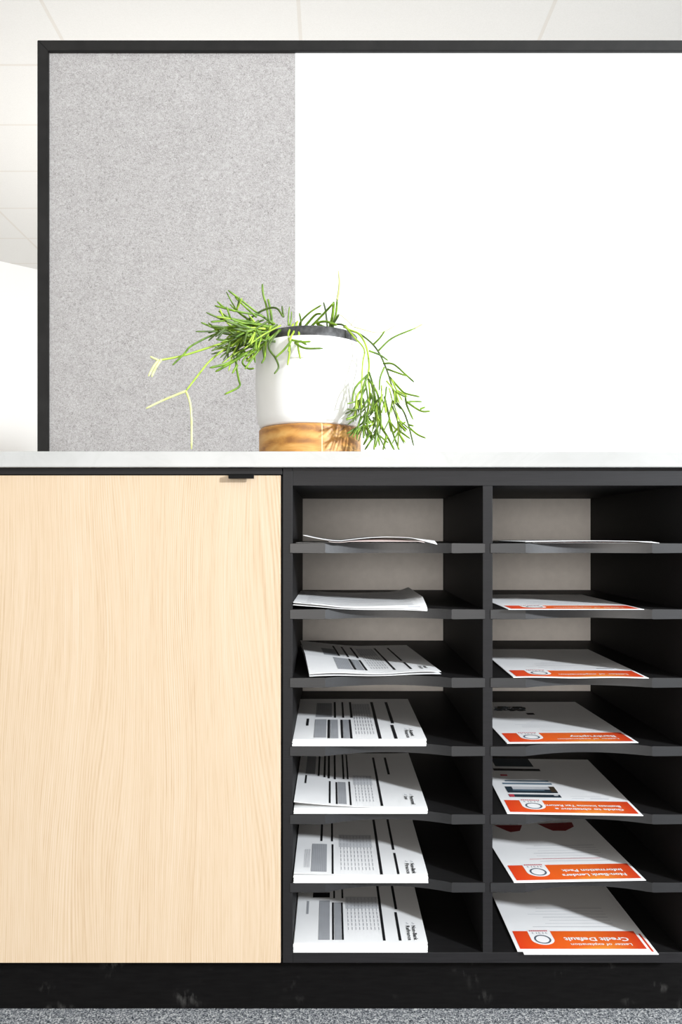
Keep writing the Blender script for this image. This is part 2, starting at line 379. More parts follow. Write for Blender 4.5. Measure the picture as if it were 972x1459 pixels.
# ------------------------------------------------------------------ potted plant
PY = 0.20
pr = lambda px: px * (D + PY) / F
px0 = fx(442, PY)
PZ = zc1
t = thing('potted_plant', (px0, PY, PZ), 'trailing green plant in a white pot with a wooden foot, standing on the worktop', 'plant')
Rb, Rw = pr(72.5), pr(77.5)
ybf = D + PY - Rw
z_wb = CZ + (HY - 605) * ybf / F - PZ          # wood top
z_rim = CZ + (HY - 476.5) * ybf / F - PZ
hb = z_wb + 0.004
def wood_part(name, mat, xa, xb):
    """slice of the foot cylinder between two x values"""
    bm = bmesh.new(); n = 40; ptsf = []
    prof = [(Rb - 0.002, 0.0), (Rb, 0.002), (Rb, hb - 0.003), (Rb - 0.003, hb)]
    ang0 = math.acos(max(-1, min(1, xb / Rb))); ang1 = math.acos(max(-1, min(1, xa / Rb)))
    outline = [(ang0 + (ang1 - ang0) * i / n) for i in range(n + 1)]
    loops = []
    for r, z in prof:
        k = r / Rb
        loops.append([(Rb * math.cos(a) * (k if -0.98 < math.cos(a) < 0.98 else k), -Rb * k * math.sin(a), z) for a in outline] +
                     [(Rb * math.cos(a) * k, Rb * k * math.sin(a), z) for a in reversed(outline)])
    V = [[bm.verts.new(p) for p in lp] for lp in loops]
    m_ = len(V[0])
    for a, b_ in zip(V[:-1], V[1:]):
        for i in range(m_): bm.faces.new((a[i], a[(i + 1) % m_], b_[(i + 1) % m_], b_[i]))
    bm.faces.new(V[0]); bm.faces.new(V[-1])
    bmesh.ops.remove_doubles(bm, verts=bm.verts, dist=1e-5)
    return mesh_obj(name, bm, mat, t, (0, 0, 0.0))
xseam = fx(459, PY - 0.09) - px0
w1 = wood_part('wooden_foot_block', M['wood_a'], -Rb, xseam - 0.001); w1['label'] = 'honey-coloured wooden foot section'
w2 = wood_part('wooden_foot_block', M['wood_b'], xseam + 0.001, Rb); w2['label'] = 'darker streaked wooden foot section'
wood_part('glue_line', M['wood_seam'], xseam - 0.001, xseam + 0.001)
zt = z_rim
prof = [(0.0, hb + 0.001), (Rb - 0.004, hb + 0.001), (Rb - 0.001, hb + 0.004), (Rb + 0.0035, hb + 0.018), (Rw - 0.001, hb + 0.05), (Rw, hb + 0.09), (Rw, zt - 0.012), (Rw - 0.001, zt - 0.003), (Rw - 0.003, zt),
        (Rw - 0.006, zt), (Rw - 0.008, zt - 0.004), (Rw - 0.009, hb + 0.02), (0.0, hb + 0.012)]
mesh_obj('pot', lathe(prof), M['pot'], t, smooth=True)
Ri = Rw - 0.0135
zi = CZ + (HY - 463.5) * (D + PY - Ri) / F - PZ
prof = [(0.0, hb + 0.02), (Ri - 0.018, hb + 0.02), (Ri - 0.004, zt - 0.02), (Ri, zt - 0.015), (Ri + 0.0005, zi - 0.001), (Ri - 0.0005, zi), (Ri - 0.003, zi), (Ri - 0.004, zi - 0.002), (Ri - 0.007, zt - 0.02), (Ri - 0.02, hb + 0.03), (0, hb + 0.03)]
o = mesh_obj('inner_pot', lathe(prof), M['innerpot'], t, smooth=True); o['label'] = 'dark plastic grow pot rim'
bm = lathe([(0.0, zi - 0.030), (0.0, zi - 0.012), (Ri * 0.5, zi - 0.0125), (Ri - 0.0075, zi - 0.014), (Ri - 0.012, zi - 0.030), (0, zi - 0.030)], 48)
mesh_obj('soil', bm, M['soil'], t, smooth=True)
def catmull(pts, n=6):
    if len(pts) == 2: 
        return [pts[0].lerp(pts[1], i / n) for i in range(n + 1)]
    P = [pts[0] * 2 - pts[1]] + pts + [pts[-1] * 2 - pts[-2]]; out = []
    for i in range(1, len(P) - 2):
        for k in range(n):
            u_ = k / n
            out.append(0.5 * ((2 * P[i]) + (P[i + 1] - P[i - 1]) * u_ + (2 * P[i - 1] - 5 * P[i] + 4 * P[i + 1] - P[i + 2]) * u_ ** 2 + (3 * P[i] - P[i - 1] - 3 * P[i + 1] + P[i + 2]) * u_ ** 3))
    out.append(pts[-1]); return out
def tube(bm, pts, r0, r1, mi=0, sides=7):
    path = catmull(pts); rings = []; prev = None
    for i, p in enumerate(path):
        d = (path[min(i + 1, len(path) - 1)] - path[max(i - 1, 0)]); 
        if d.length < 1e-9: d = Vector((0, 0, 1))
        d.normalize()
        if prev is None: prev = d.orthogonal().normalized()
        nrm = (prev - d * prev.dot(d)); nrm = nrm.normalized() if nrm.length > 1e-6 else d.orthogonal().normalized()
        prev = nrm; bn = d.cross(nrm)
        f = i / (len(path) - 1); r = r0 + (r1 - r0) * f
        if i == len(path) - 1: r *= 0.6
        rings.append([bm.verts.new(p + (nrm * math.cos(2 * math.pi * k / sides) + bn * math.sin(2 * math.pi * k / sides)) * r) for k in range(sides)])
    for A, B in zip(rings[:-1], rings[1:]):
        for k in range(sides):
            f = bm.faces.new((A[k], A[(k + 1) % sides], B[(k + 1) % sides], B[k])); f.material_index = mi; f.smooth = True
    for R in (rings[0], rings[-1]):
        f = bm.faces.new(R); f.material_index = mi
def P3(x, y, Y): return Vector((fx(x, Y) - px0, Y - PY, fz(y, Y) - PZ))
STEM_MATS = ['stem', 'stem_dark', 'stem_light', 'stem_pale', 'stem_dry']
def push_out(v):
    """keep a stem outside the pot wall and above the worktop"""
    r = math.hypot(v.x, v.y)
    if v.z < zt + 0.002 and Rw - 0.02 < r < Rw + 0.004 and r > 1e-6:
        k = (Rw + 0.004) / r; v.x *= k; v.y *= k
    elif v.z < zt + 0.002 and r <= Rw - 0.02:
        y = -math.sqrt(max(0, (Rw + 0.005) ** 2 - v.x ** 2)); v.y = y
    v.z = max(v.z, 0.004)
    return v
def stem(branches, r=0.0017):
    r *= 1.18
    """branches: list of (points [(px, py, Y)...], colour index)"""
    bm = bmesh.new(); used = sorted({c for _, c in branches})
    for pts, c in branches:
        tube(bm, [push_out(P3(*p)) if len(p) == 3 else p for p in pts], r, r * 0.8, used.index(c))
    return mesh_obj('stem', bm, [M[STEM_MATS[c]] for c in used], t)
def S(Y0, Y1, *xy, c=0):
    n = len(xy)
    return ([(x, y, Y0 + (Y1 - Y0) * i / max(1, n - 1)) for i, (x, y) in enumerate(xy)], c)
R0 = (392, 462)
# left tuft, reaching up and out over the rim
stem([S(.16, .12, R0, (366, 445), (343, 427), (325, 413.5)), S(.14, .13, (366, 452), (354.7, 442), (334.6, 423))])
stem([S(.16, .10, (390, 462), (370, 449), (347.5, 445.5), (321.6, 439), (309.4, 429.7)), S(.115, .105, (335, 443), (321.6, 439.5), (305.8, 435.5))])
stem([S(.17, .14, (385, 466), (360, 458), (343, 447.7), (327.4, 433.3))], 0.0015)
stem([S(.15, .10, (392, 466), (350.4, 457.5), (328.8, 453.5), (312, 444))])
stem([S(.14, .10, (390, 468), (357, 461), (336, 460.7), (316.6, 453.5))])
stem([S(.15, .08, (394, 467), (360, 462), (330, 467), (311, 468.7), (286.4, 459.5))])
stem([S(.15, .05, (390, 470), (345, 468), (308, 475.7), (274, 492), (261.7, 505), (246, 520))], 0.0016)
stem([S(.16, .06, (380, 470), (345, 482), (314, 490), (261.7, 506.5), (226, 513.5), c=2), S(.06, .05, (226, 513.5), (219, 522), (211.5, 536), c=3), S(.06, .055, (226, 513.5), (214, 508), c=3), S(.06, .05, (230, 512), (222, 524), (216, 537), c=3)], 0.0017)
stem([S(.13, .07, (378, 474), (330, 492), (300.4, 513), (282, 535), (265, 557), c=2), S(.07, .05, (265, 557), (233, 570), (208, 582), c=3), S(.07, .06, (265, 557), (270.8, 574), (273, 600), (273, 640), c=3)], 0.0016)
stem([S(.13, .07, (400, 470), (372, 492), (343, 507), (323.5, 518), (299, 524)), S(.085, .075, (352, 503), (331.7, 515.6), (307, 529.6))], 0.0021)
stem([S(.12, .08, (385, 480), (345, 500), (336.6, 516.5), (340, 539.5), (340.7, 551), (320, 562)), S(.085, .08, (338, 520), (331, 532))], 0.0018)
stem([S(.11, .09, (375, 492), (346.5, 513), (353, 524.7), (362, 525)), S(.1, .09, (368, 500), (356, 516), (349, 526))], 0.0016)
stem([S(.19, .18, (384, 462), (380, 437.6), (375, 419), (374, 404.5))], 0.0019)
stem([S(.19, .18, (388, 462), (385.7, 443), (382, 426))], 0.0022)
stem([S(.15, .12, (350, 458), (375, 442), (393.6, 439), (403.7, 452), c=1), S(.13, .13, (404, 452), (402, 436), c=1)])
stem([S(.22, .22, (411, 464), (411, 452), (412.5, 437)), S(.22, .22, (413, 464), (415, 455), (415.5, 444))], 0.0013)
stem([S(.10, .085, (398, 470), (383, 493), (393, 510.7), (397, 523), (391, 532.6), c=1)])
stem([S(.11, .09, (380, 478), (378.5, 495), (377, 509.6), (372.7, 517.5))])
stem([S(.13, .085, (424, 458), (419, 472), (415.6, 484.5), (413, 500), (410, 520), c=2), S(.086, .085, (415, 486), (404, 499), (392, 510), c=0), S(.086, .08, (415.6, 484.5), (430, 487), (443, 486.6), c=0)], 0.0017)
stem([S(.13, .085, (422, 460), (426, 475), (425, 492), (428, 511), c=2), S(.088, .075, (420, 488), (434, 496), (460, 496.4)), S(.086, .08, (428, 486), (437, 491))], 0.0017)
stem([S(.13, .088, (418, 462), (411, 475), (413, 489), (411, 501), c=2)], 0.0017)
# stems standing over the middle of the pot
stem([S(.24, .22, (426, 468), (429, 458), (441.8, 445), (458, 434.7))], 0.0018)
stem([S(.24, .22, (428, 468), (428.8, 458), (426.6, 446))])
stem([S(.20, .18, (434, 466), (449, 449), (457.6, 447))], 0.002)
stem([S(.20, .17, (443, 466), (463.4, 444.8), (475, 432))], 0.002)
stem([S(.22, .21, (467, 468), (464, 443), (461, 430.4), c=1)])
stem([S(.20, .18, (470, 468), (474, 449), (475.6, 429.7))], 0.0026)
stem([S(.20, .18, (474, 468), (479, 445), (480.5, 427.5), c=0), S(.18, .175, (480.5, 427.5), (482.8, 416), (484, 400), (482.5, 386), c=3), S(.19, .18, (472, 465), (479, 455), (483, 448), c=1)], 0.002)
stem([S(.19, .17, (462, 466), (452, 461), (463, 458), (478, 462)), S(.17, .16, (470, 461), (480, 463))], 0.0022)
# right cascade
stem([S(.19, .10, (474, 463), (480, 462), (488.6, 463), (497, 470), (513, 476), (530.4, 489.7), (542, 506), (552, 529.3), (559, 552), (565, 571.8), (575, 586), (582, 605), (589.5, 635), c=1),
      S(.13, .12, (532, 491), (541, 482), (548.4, 471.7)), S(.13, .14, (539, 500), (559, 481.8), (591, 468)), S(.14, .14, (591, 468), (602, 462), c=3),
      S(.12, .10, (546, 517.8), (560.7, 519), (578, 533.6), (590, 544.4)), S(.12, .10, (552, 526), (579.4, 535.8)), S(.12, .11, (547.7, 523.5), (542, 538), (540.5, 556)), S(.11, .12, (526, 499.8), (542, 506), (552.7, 513.5)),
      S(.11, .09, (583, 609), (595, 619), (606.7, 624.3)), S(.11, .1, (582, 605), (589.5, 607))], 0.0015)
stem([S(.12, .09, (555, 537), (572, 556), (579.4, 561), (598, 565.3)), S(.11, .1, (578, 560), (579.4, 576), (588.7, 597.7)), S(.1, .11, (579.4, 573), (590, 572), (601, 572.5)), S(.1, .09, (580, 573), (599.5, 585.5), (613, 586)), S(.09, .09, (599, 583), (606, 580))], 0.0016)
stem([S(.16, .10, (492, 464), (497, 469.5), (511.7, 476), (521.8, 493.3), (526, 519), (524.6, 537), (527, 560), (524, 590), c=2),
      S(.10, .09, (524, 534), (507, 551.6), (502, 571.8), c=0), S(.10, .09, (523, 536), (517, 556), (514, 592), c=0), S(.10, .085, (525, 540), (537.6, 560), (542, 587.6), (543.4, 610.7), c=0)], 0.0017)
stem([S(.15, .09, (490, 466), (494, 468), (504.5, 480), (519, 497.6), (517, 516), (516, 533.6), (514.6, 583), c=2), S(.09, .08, (513, 582.6), (506, 584), (494.4, 583), c=1)], 0.0014)
stem([S(.10, .09, (516, 555), (509, 565), (506.6, 587.6), (503, 600.6), c=2)], 0.0018)
stem([S(.10, .10, (526, 530), (533, 556), (534.7, 599), (523, 607.8), (508.8, 612)), S(.10, .1, (521, 590), (517, 602), (508, 609))], 0.0015)
stem([S(.11, .10, (528, 560), (538, 590), (537.6, 607.8), (532, 622), (520, 641)), S(.10, .10, (537.6, 609), (535, 625), (533, 641)), S(.10, .10, (537.6, 609), (541, 635))], 0.0017)
stem([S(.12, .10, (530, 548), (538, 580), (542, 605), (552, 622), (562, 641)), S(.10, .1, (551, 621), (546, 641)), S(.1, .1, (527, 618), (518, 634))], 0.0019)
stem([S(.12, .10, (548, 565), (556, 600), (560.7, 619), (569, 641)), S(.11, .10, (566.4, 612), (584.4, 625)), S(.11, .10, (560, 618), (570, 607), (578, 601))], 0.0016)
stem([S(.2, .2, (476, 455), (483, 448), (495, 457), (504.5, 466), c=4), S(.2, .2, (504.5, 466), (540.5, 474), (566.4, 462.3), c=3), S(.2, .2, (500, 464), (505, 456), (509.5, 448.6), c=4)], 0.0008)
# filler twigs of the two dense tufts
for i in range(38):
    x, y = random.uniform(342, 404), random.uniform(455, 490); Y = random.uniform(.10, .18)
    a = math.radians(random.choice([random.uniform(150, 195), random.uniform(185, 225), random.uniform(195, 240)])); n = random.uniform(16, 34)
    pts = [(x, y)]
    for k in range(2):
        a += random.uniform(-.45, .5); x += n * math.cos(a); y -= n * math.sin(a) * 0.9; pts.append((x, min(y, 530)))
    br = [S(Y, Y - random.uniform(.01, .05), *pts, c=random.choice([0, 0, 1, 1, 2]))]
    for q in range(3):
        a2 = a + random.choice([-1, 1]) * random.uniform(.4, .9); bx, by = pts[1]
        br.append(S(Y - .02, Y - .03, (bx, by), (bx + 20 * math.cos(a2), min(530, by - 18 * math.sin(a2))), c=random.choice([0, 1, 2])))
    stem(br, random.uniform(.0012, .0018))
for i in range(28):
    x, y = random.uniform(510, 572), random.uniform(540, 598); Y = random.uniform(.08, .13)
    a = math.radians(-90 + (x - 535) * 0.9 + random.uniform(-18, 18)); n = random.uniform(15, 28); pts = [(x, y)]
    for k in range(2):
        a += random.uniform(-.35, .35); x += n * math.cos(a); y -= n * math.sin(a); pts.append((x, min(y, 640)))
    br = [S(Y, Y + random.uniform(-.02, .01), *pts, c=random.choice([0, 0, 1, 2]))]
    for q in range(3):
        a2 = a + random.choice([-1, 1]) * random.uniform(.3, .7); bx, by = pts[1]
        br.append(S(Y, Y - .01, (bx, by), (bx + 18 * math.cos(a2), min(640, by - 18 * math.sin(a2))), c=random.choice([0, 0, 1, 2])))
    stem(br, random.uniform(.0010, .0015))
# ------------------------------------------------------------------ printed paper
def text_mesh(s, size, bold=0.0):
    cu = bpy.data.curves.new('lettering', 'FONT'); cu.body = s; cu.size = size; cu.offset = bold * size; cu.resolution_u = 2
    ob = bpy.data.objects.new('lettering', cu); C.objects.link(ob)
    dg = bpy.context.evaluated_depsgraph_get(); me = bpy.data.meshes.new_from_object(ob.evaluated_get(dg))
    vs = [v.co.copy() for v in me.vertices]; fs = [tuple(p.vertices) for p in me.polygons]
    C.objects.unlink(ob); bpy.data.objects.remove(ob); bpy.data.curves.remove(cu); bpy.data.meshes.remove(me)
    return vs, fs
class Sheet:
    def __init__(s, corner_px, z, rot=0.0, h=None, W=0.21, Ln=0.297, th=0.0005, paper='paper', nx=28, ny=28):
        s.o = on_level(corner_px[0], corner_px[1], z) if corner_px[1] > HY + 3 else Vector((fx(corner_px[0]), 0, z))
        s.rot = math.radians(rot); s.W, s.Ln, s.th = W, Ln, th; s.z = z
        s.h = h or (lambda x, y: 0.0)
        s.bm = bmesh.new(); s.mats = [M[paper]]; s.keys = [paper]
        top = [[s.bm.verts.new((W * i / nx, Ln * j / ny, s.h(W * i / nx, Ln * j / ny) + th)) for j in range(ny + 1)] for i in range(nx + 1)]
        bot = [[s.bm.verts.new((v.co.x, v.co.y, v.co.z - th)) for v in row] for row in top]
        for i in range(nx):
            for j in range(ny):
                s.bm.faces.new((top[i][j], top[i + 1][j], top[i + 1][j + 1], top[i][j + 1]))
                s.bm.faces.new((bot[i][j], bot[i][j + 1], bot[i + 1][j + 1], bot[i + 1][j]))
        for i in range(nx):
            for j in (0, ny): s.bm.faces.new((top[i][j], top[i + 1][j], bot[i + 1][j], bot[i][j]))
        for j in range(ny):
            for i in (0, nx): s.bm.faces.new((top[i][j], top[i][j + 1], bot[i][j + 1], bot[i][j]))
    def mi(s, k):
        if k not in s.keys: s.keys.append(k); s.mats.append(M[k])
        return s.keys.index(k)
    def loc(s, px, py):
        p = on_level(px, py, s.z + s.th) - s.o
        c, q = math.cos(-s.rot), math.sin(-s.rot); return p.x * c - p.y * q, p.x * q + p.y * c
    def v(s, x, y, lift): return s.bm.verts.new((x, y, s.h(min(max(x, 0), s.W), min(max(y, 0), s.Ln)) + s.th + lift))
    def rect(s, x0, x1, y0, y1, k, lift=0.00025):
        x0, x1 = max(0.001, min(x0, x1)), min(s.W - 0.001, max(x0, x1)); y0, y1 = max(0.001, min(y0, y1)), min(s.Ln - 0.001, max(y0, y1))
        if x1 <= x0 or y1 <= y0: return
        m = s.mi(k); nx = max(1, int((x1 - x0) / 0.0075)); ny = max(1, int((y1 - y0) / 0.0106))
        g = [[s.v(x0 + (x1 - x0) * i / nx, y0 + (y1 - y0) * j / ny, lift) for j in range(ny + 1)] for i in range(nx + 1)]
        for i in range(nx):
            for j in range(ny):
                f = s.bm.faces.new((g[i][j], g[i + 1][j], g[i + 1][j + 1], g[i][j + 1])); f.material_index = m
    def prect(s, xl, xr, yn, yf, k, lift=0.00025):
        x0, y0 = s.loc(xl, yn); x1, _ = s.loc(xr, yn); _, y1 = s.loc(VX + (xl - VX) * (yf - HY) / (yn - HY), yf)
        d = x1 - x0; s.rect(x0, x1, y0, y1, k, lift)
    def poly(s, pts, k, lift=0.0004):
        f = s.bm.faces.new([s.v(x, y, lift) for x, y in pts]); f.material_index = s.mi(k)
    def text(s, body, x0, y0, size, k, way, bold=0.0, lift=0.0005, fit=None):
        vs, fs = text_mesh(body, size, bold); m = s.mi(k)
        if not vs: return
        wd = max(v.x for v in vs); kx = fit / wd if fit else 1.0
        mp = {'flip': lambda v: (x0 - v.x * kx, y0 - v.y), 'down': lambda v: (x0 + v.y, y0 - v.x * kx)}[way]
        nv = [s.v(*mp(v), lift) for v in vs]
        for f in fs:
            try: ff = s.bm.faces.new([nv[i] for i in f]); ff.material_index = m
            except ValueError: pass
    def done(s, name, label, cat, group=None):
        me = bpy.data.meshes.new(name); bmesh.ops.recalc_face_normals(s.bm, faces=[f for f in s.bm.faces if f.material_index == 0])
        for f in s.bm.faces:
            f.normal_update()
            if f.material_index > 0 and f.normal.z < 0: f.normal_flip()
        s.bm.to_mesh(me); s.bm.free()
        for m in s.mats: me.materials.append(m)
        o = bpy.data.objects.new(name, me); o.location = s.o; o.rotation_euler = (0, 0, s.rot); link(o)
        return tag(o, label, cat, group)
def pile(corner_px, z, thick, label, rot=0.0, seed=0, W=0.21, Ln=0.297):
    """thick stack of loose sheets: a block of slightly shuffled layers"""
    rnd = random.Random(seed); o = on_level(corner_px[0], corner_px[1], z); bm = bmesh.new(); n = max(3, int(thick / 0.0009)); dz = thick / n
    for i in range(n):
        a, b_ = rnd.uniform(-.0007, .0007), rnd.uniform(-.0007, .0007)
        box(bm, a, W + a, b_, Ln + b_, i * dz, (i + 1) * dz - 0.00004)
    ob = mesh_obj('paper_stack', bm, M['pile'], None, o); ob.rotation_euler = (0, 0, math.radians(rot))
    return tag(ob, label, 'stack of paper', 'paper stacks on the left shelves')
FG = 'printed forms on the left shelves'; BG = 'orange-headed brochures on the right shelves'
def table(s, xl, xr, yn, yf, n=9, k='textgrey'):
    x0, y0 = s.loc(xl, yn); x1, _ = s.loc(xr, yn); _, y1 = s.loc(xl, yf)
    s.rect(x0, x1, y0 + (y1 - y0) * 0.62, y1, 'lightgrey', 0.0002)
    for i in range(n):
        x = x0 + (x1 - x0) * (i + .5) / n
        m = 9
        for j in range(m):
            ya = y0 + (y1 - y0) * j / m; s.rect(x - .0005, x + .0005, ya, ya + (y1 - y0) / m * 0.72, k, 0.0003)
def ruled(s, xl, xr, yn, yf, n=8):
    s.prect(xl, xr, yn, yf, 'grey')
    x0, y0 = s.loc(xl, yn); x1, _ = s.loc(xr, yn); _, y1 = s.loc(VX + (xl - VX) * (yf - HY) / (yn - HY), yf)
    for i in range(n):
        x = x0 + (x1 - x0) * (i + .5) / n; s.rect(x - .0004, x + .0004, y0 + .002, y1 - .002, 'textgrey', 0.0004)
def form_text(s, l1, l2, p1, p2, yend, sz):
    x1, ya = s.loc(*p1); x2, _ = s.loc(p2[0], p2[1]); _, ye = s.loc(p1[0], yend)
    s.text(l1, x1, ya, sz, 'ink', 'down', 0.03, fit=max(.012, (ya - ye)))
    s.text(l2, x2, ya, sz, 'ink', 'down', 0.02, fit=None if len(l2) <= 4 else max(.012, (ya - ye)) * (1.0 if len(l2) <= len(l1) + 1 else 1.25))
    for xx in (x2, x1):
        s.rect(xx + .001, xx + .005, ya + .005, ya + .007, 'textgrey'); s.rect(xx + .001, xx + .003, ya + .009, ya + .0105, 'textgrey')
# --- left column, bottom upwards
z = SHELF_Z[6]
pile((418.3, 1357.5), z, 0.0135, 'thick white paper stack on the bottom left shelf', seed=1)
s = Sheet((419, 1344.5), z + 0.0137)
ruled(s, 453.6, 470, 1339.3, 1283.3); s.prect(473.4, 476.2, 1339.3, 1286, 'ink'); s.prect(487.5, 490.2, 1339.3, 1286, 'ink'); s.prect(477, 487, 1339.3, 1286, 'grey')
s.prect(475, 477.4, 1280, 1264, 'ink'); s.prect(486.8, 489.3, 1280, 1264, 'ink'); s.prect(446, 470, 1279, 1272, 'ink')
s.prect(546, 549.8, 1340.4, 1262, 'ink', .0003); s.prect(568.6, 572.5, 1340.4, 1299.7, 'ink'); s.prect(562.6, 566.2, 1295.7, 1262, 'ink')
s.prect(436.6, 439.6, 1302.5, 1284, 'grey'); table(s, 494, 543, 1325, 1278)
form_text(s, 'Non-Bank', 'Refinance', (586.4, 1319), (578.2, 1319), 1340, 0.0085)
s.done('printed_form', 'form headed Non-Bank with two black bars at left, on the bottom left shelf', 'form', FG)
z = SHELF_Z[5]
hh = lambda x, y: 0.0018 - 0.003 * max(0, 1 - x / 0.10) ** 2 * max(0, 1 - y / .15) if False else 0.0
pile((418.6, 1258.5), z, 0.0115, 'thick white paper stack on the second lowest left shelf', seed=2)
def h6(x, y): return 0.0005 + 0.0022 * max(0, 1 - x / .09) ** 2 + 0.0006 * math.sin(x * 40)
s = Sheet((418.8, 1247.2), z + 0.0117, h=h6)
ruled(s, 442.8, 465.5, 1243.7, 1204); s.prect(472.8, 475.6, 1247, 1204, 'ink'); s.prect(471.8, 474.6, 1200, 1170, 'ink'); s.prect(456.6, 459.6, 1200, 1170, 'ink')
table(s, 484, 535, 1240, 1190, 10); s.prect(542, 546, 1247, 1168, 'ink'); s.prect(566.4, 569.8, 1247, 1216, 'ink'); s.prect(559, 562.4, 1211.5, 1168, 'ink')
for i in range(5): s.prect(433 + i * 1.8, 433.5 + i * 1.8, 1238, 1212, 'textgrey')
form_text(s, 'Non-Bank', 'Finance', (584.6, 1231), (577, 1231), 1246, 0.0085)
s.done('printed_form', 'form headed Non-Bank with one grey block at left, on the second lowest left shelf', 'form', FG)
z = SHELF_Z[4]
pile((418.8, 1159.5), z, 0.0085, 'white paper stack under the lifted sheet on the third lowest left shelf', seed=3)
def h5(x, y): return 0.0006 + 0.0085 * max(0, 1 - x / .13) ** 1.6 * max(0, 1 - y / .33) + 0.0012 * max(0, (x - .17) / .04) ** 2 * min(1, y / .1)
s = Sheet((418.8, 1151), z + 0.0088, h=h5)
s.prect(434, 436.6, 1120.5, 1108, 'ink'); ruled(s, 435.5, 449, 1106, 1075, 6)
for a, b_, yn in ((452.8, 455.3, 1108.6), (461, 463.8, 1110), (467, 470, 1111.4), (476, 478.7, 1112.5), (488.4, 491, 1111.6), (494.7, 497, 1111.6)): s.prect(a, b_, yn, 1076, 'ink')
s.prect(468.6, 471.3, 1148, 1115.4, 'ink'); s.prect(478.8, 481.5, 1148.6, 1116.5, 'ink'); ruled(s, 482.4, 494.3, 1148, 1116, 5); s.prect(498.8, 501.4, 1149, 1115, 'ink')
table(s, 506, 535, 1143, 1106, 6); s.prect(542.8, 546.4, 1149, 1080, 'ink'); s.prect(552.4, 555.8, 1104, 1080, 'ink')
form_text(s, 'Personal', 'Loan', (583.6, 1135), (576, 1135), 1147, 0.0085)
s.done('printed_form', 'form with lifted left corner and many thin black bars, third lowest left shelf', 'form', FG)
z = SHELF_Z[3]
pile((416.8, 1063), z, 0.0095, 'white paper stack on the middle left shelf', seed=4)
s = Sheet((417.6, 1053.8), z + 0.0097)
ruled(s, 447, 465, 1051, 1025); ruled(s, 450, 473, 1022, 1002); s.prect(466.6, 470, 1052, 1025.5, 'ink'); ruled(s, 470.5, 482.4, 1052, 1025.5, 5); s.prect(486.3, 489.5, 1052, 1025.5, 'ink'); ruled(s, 490, 499, 1052, 1025.5, 4); s.prect(499.3, 502.7, 1052.4, 1025.4, 'ink')
s.prect(476, 479, 1022.8, 1000.5, 'ink'); s.prect(487.8, 490.6, 1022.8, 1000.5, 'ink'); s.prect(499.6, 502.8, 1022.8, 1000.5, 'ink')
table(s, 506, 535, 1046, 1003, 7); s.prect(539.6, 544.2, 1052.6, 1000.5, 'ink'); s.prect(562.3, 567, 1052.6, 1033, 'ink'); s.prect(557.5, 561.8, 1030.8, 1000.5, 'ink'); s.prect(436, 439.6, 1034, 1024, 'ink')
form_text(s, 'Asset', 'Finance', (582.8, 1040), (576, 1040), 1049, 0.0085)
s.done('printed_form', 'form with three grey blocks beside black bars, on the middle left shelf', 'form', FG)
z = SHELF_Z[2]
def h3(x, y): return 0.002 + 0.012 * max(0, 1 - x / .12) ** 1.5 * min(1, y / .12) + 0.0015 * math.sin(x / .21 * 9.0) * (1 - y / .35)
s = Sheet((441, 964.5), z + 0.0012, 5.0, h=lambda x, y: h3(x, y) * 0.55 - 0.0004)
s.done('printed_form', 'lower sheet under the tilted form on the third left shelf from the top', 'form', FG)
s = Sheet((440.8, 962.5), z + 0.0038, 5.0, h=h3)
ruled(s, 482, 504.5, 957, 943); ruled(s, 462, 482, 940.7, 930.6); s.prect(505, 508.4, 956.5, 942.4, 'ink'); ruled(s, 509, 520, 956.5, 943, 5); s.prect(521, 524.4, 956.5, 942.4, 'ink')
s.prect(561.4, 564.6, 956, 925, 'ink'); s.prect(584.6, 588, 956, 946, 'ink'); s.prect(571, 574, 944, 925, 'ink'); s.prect(482, 485, 940, 925, 'ink'); s.prect(495, 498, 940, 925, 'ink'); s.prect(509, 512, 940, 925, 'ink')
table(s, 528, 556, 954, 926, 7)
form_text(s, 'Asset', 'Finance', (602, 951.5), (595, 951.5), 955, 0.0085)
s.done('printed_form', 'crooked form tilted up at its left edge, third left shelf from the top', 'form', FG)
z = SHELF_Z[1]
def h2(x, y):
    lft = 0.0065 * max(0, 1 - x / .075) ** 1.6 * max(0.25, 1 - y / .5)
    rgt = 0.010 * max(0, (x - .165) / .045) ** 2 * min(1, max(0, y - .012) / .05)
    fr = -0.0052 * max(0, (x - .05) / .16) * max(0, 1 - y / .012)
    return 0.0028 + lft + rgt + fr + 0.0008 * math.sin(x * 45)
s = Sheet((417.8, 876), z, 0, h=lambda x, y: h2(x, y) * .8 - .0012 + (0.0015 if y > .02 else 0.0)); s.o = Vector((fx(417.8), -0.004, z + .0006))
s.done('printed_form', 'lower curled sheet on the second left shelf from the top', 'form', FG)
s = Sheet((417.8, 876), z, 0, h=h2); s.o = Vector((fx(418), -0.005, z + .0016))
for a, b_, c_, d_ in ((.012, .028, .006, .010), (.05, .19, .016, .018), (.18, .2, .006, .009)): s.rect(a, b_, c_, d_, 'textgrey')
for i in range(10): s.rect(.02, .19, .03 + i * .022, .034 + i * .022, 'lightgrey')
s.done('printed_form', 'wavy white form curling up at its right edge, second left shelf from top', 'form', FG)
z = SHELF_Z[0]
def h1(x, y): return 0.0008 + 0.009 * max(0, 1 - x / .055) ** 1.5 + 0.0062 * max(0, math.sin((x - .06) / .15 * math.pi)) - 0.0055 * max(0, (x - .17) / .04) * max(0, 1 - y / .03)
s = Sheet((0, 0), z, 0, h=h1); s.o = Vector((fx(432), -0.004, z + .0026)); s.W = .21
for i in range(8): s.rect(.03, .18, .03 + i * .03, .034 + i * .03, 'lightgrey')
s.done('flyer', 'white flyer with a curled left end, on the top left shelf', 'flyer', 'flyers on the top left shelf')
def h1b(x, y): return 0.0010 + 0.0062 * max(0, math.sin((x - .005) / .14 * math.pi)) * min(1, y / .06)
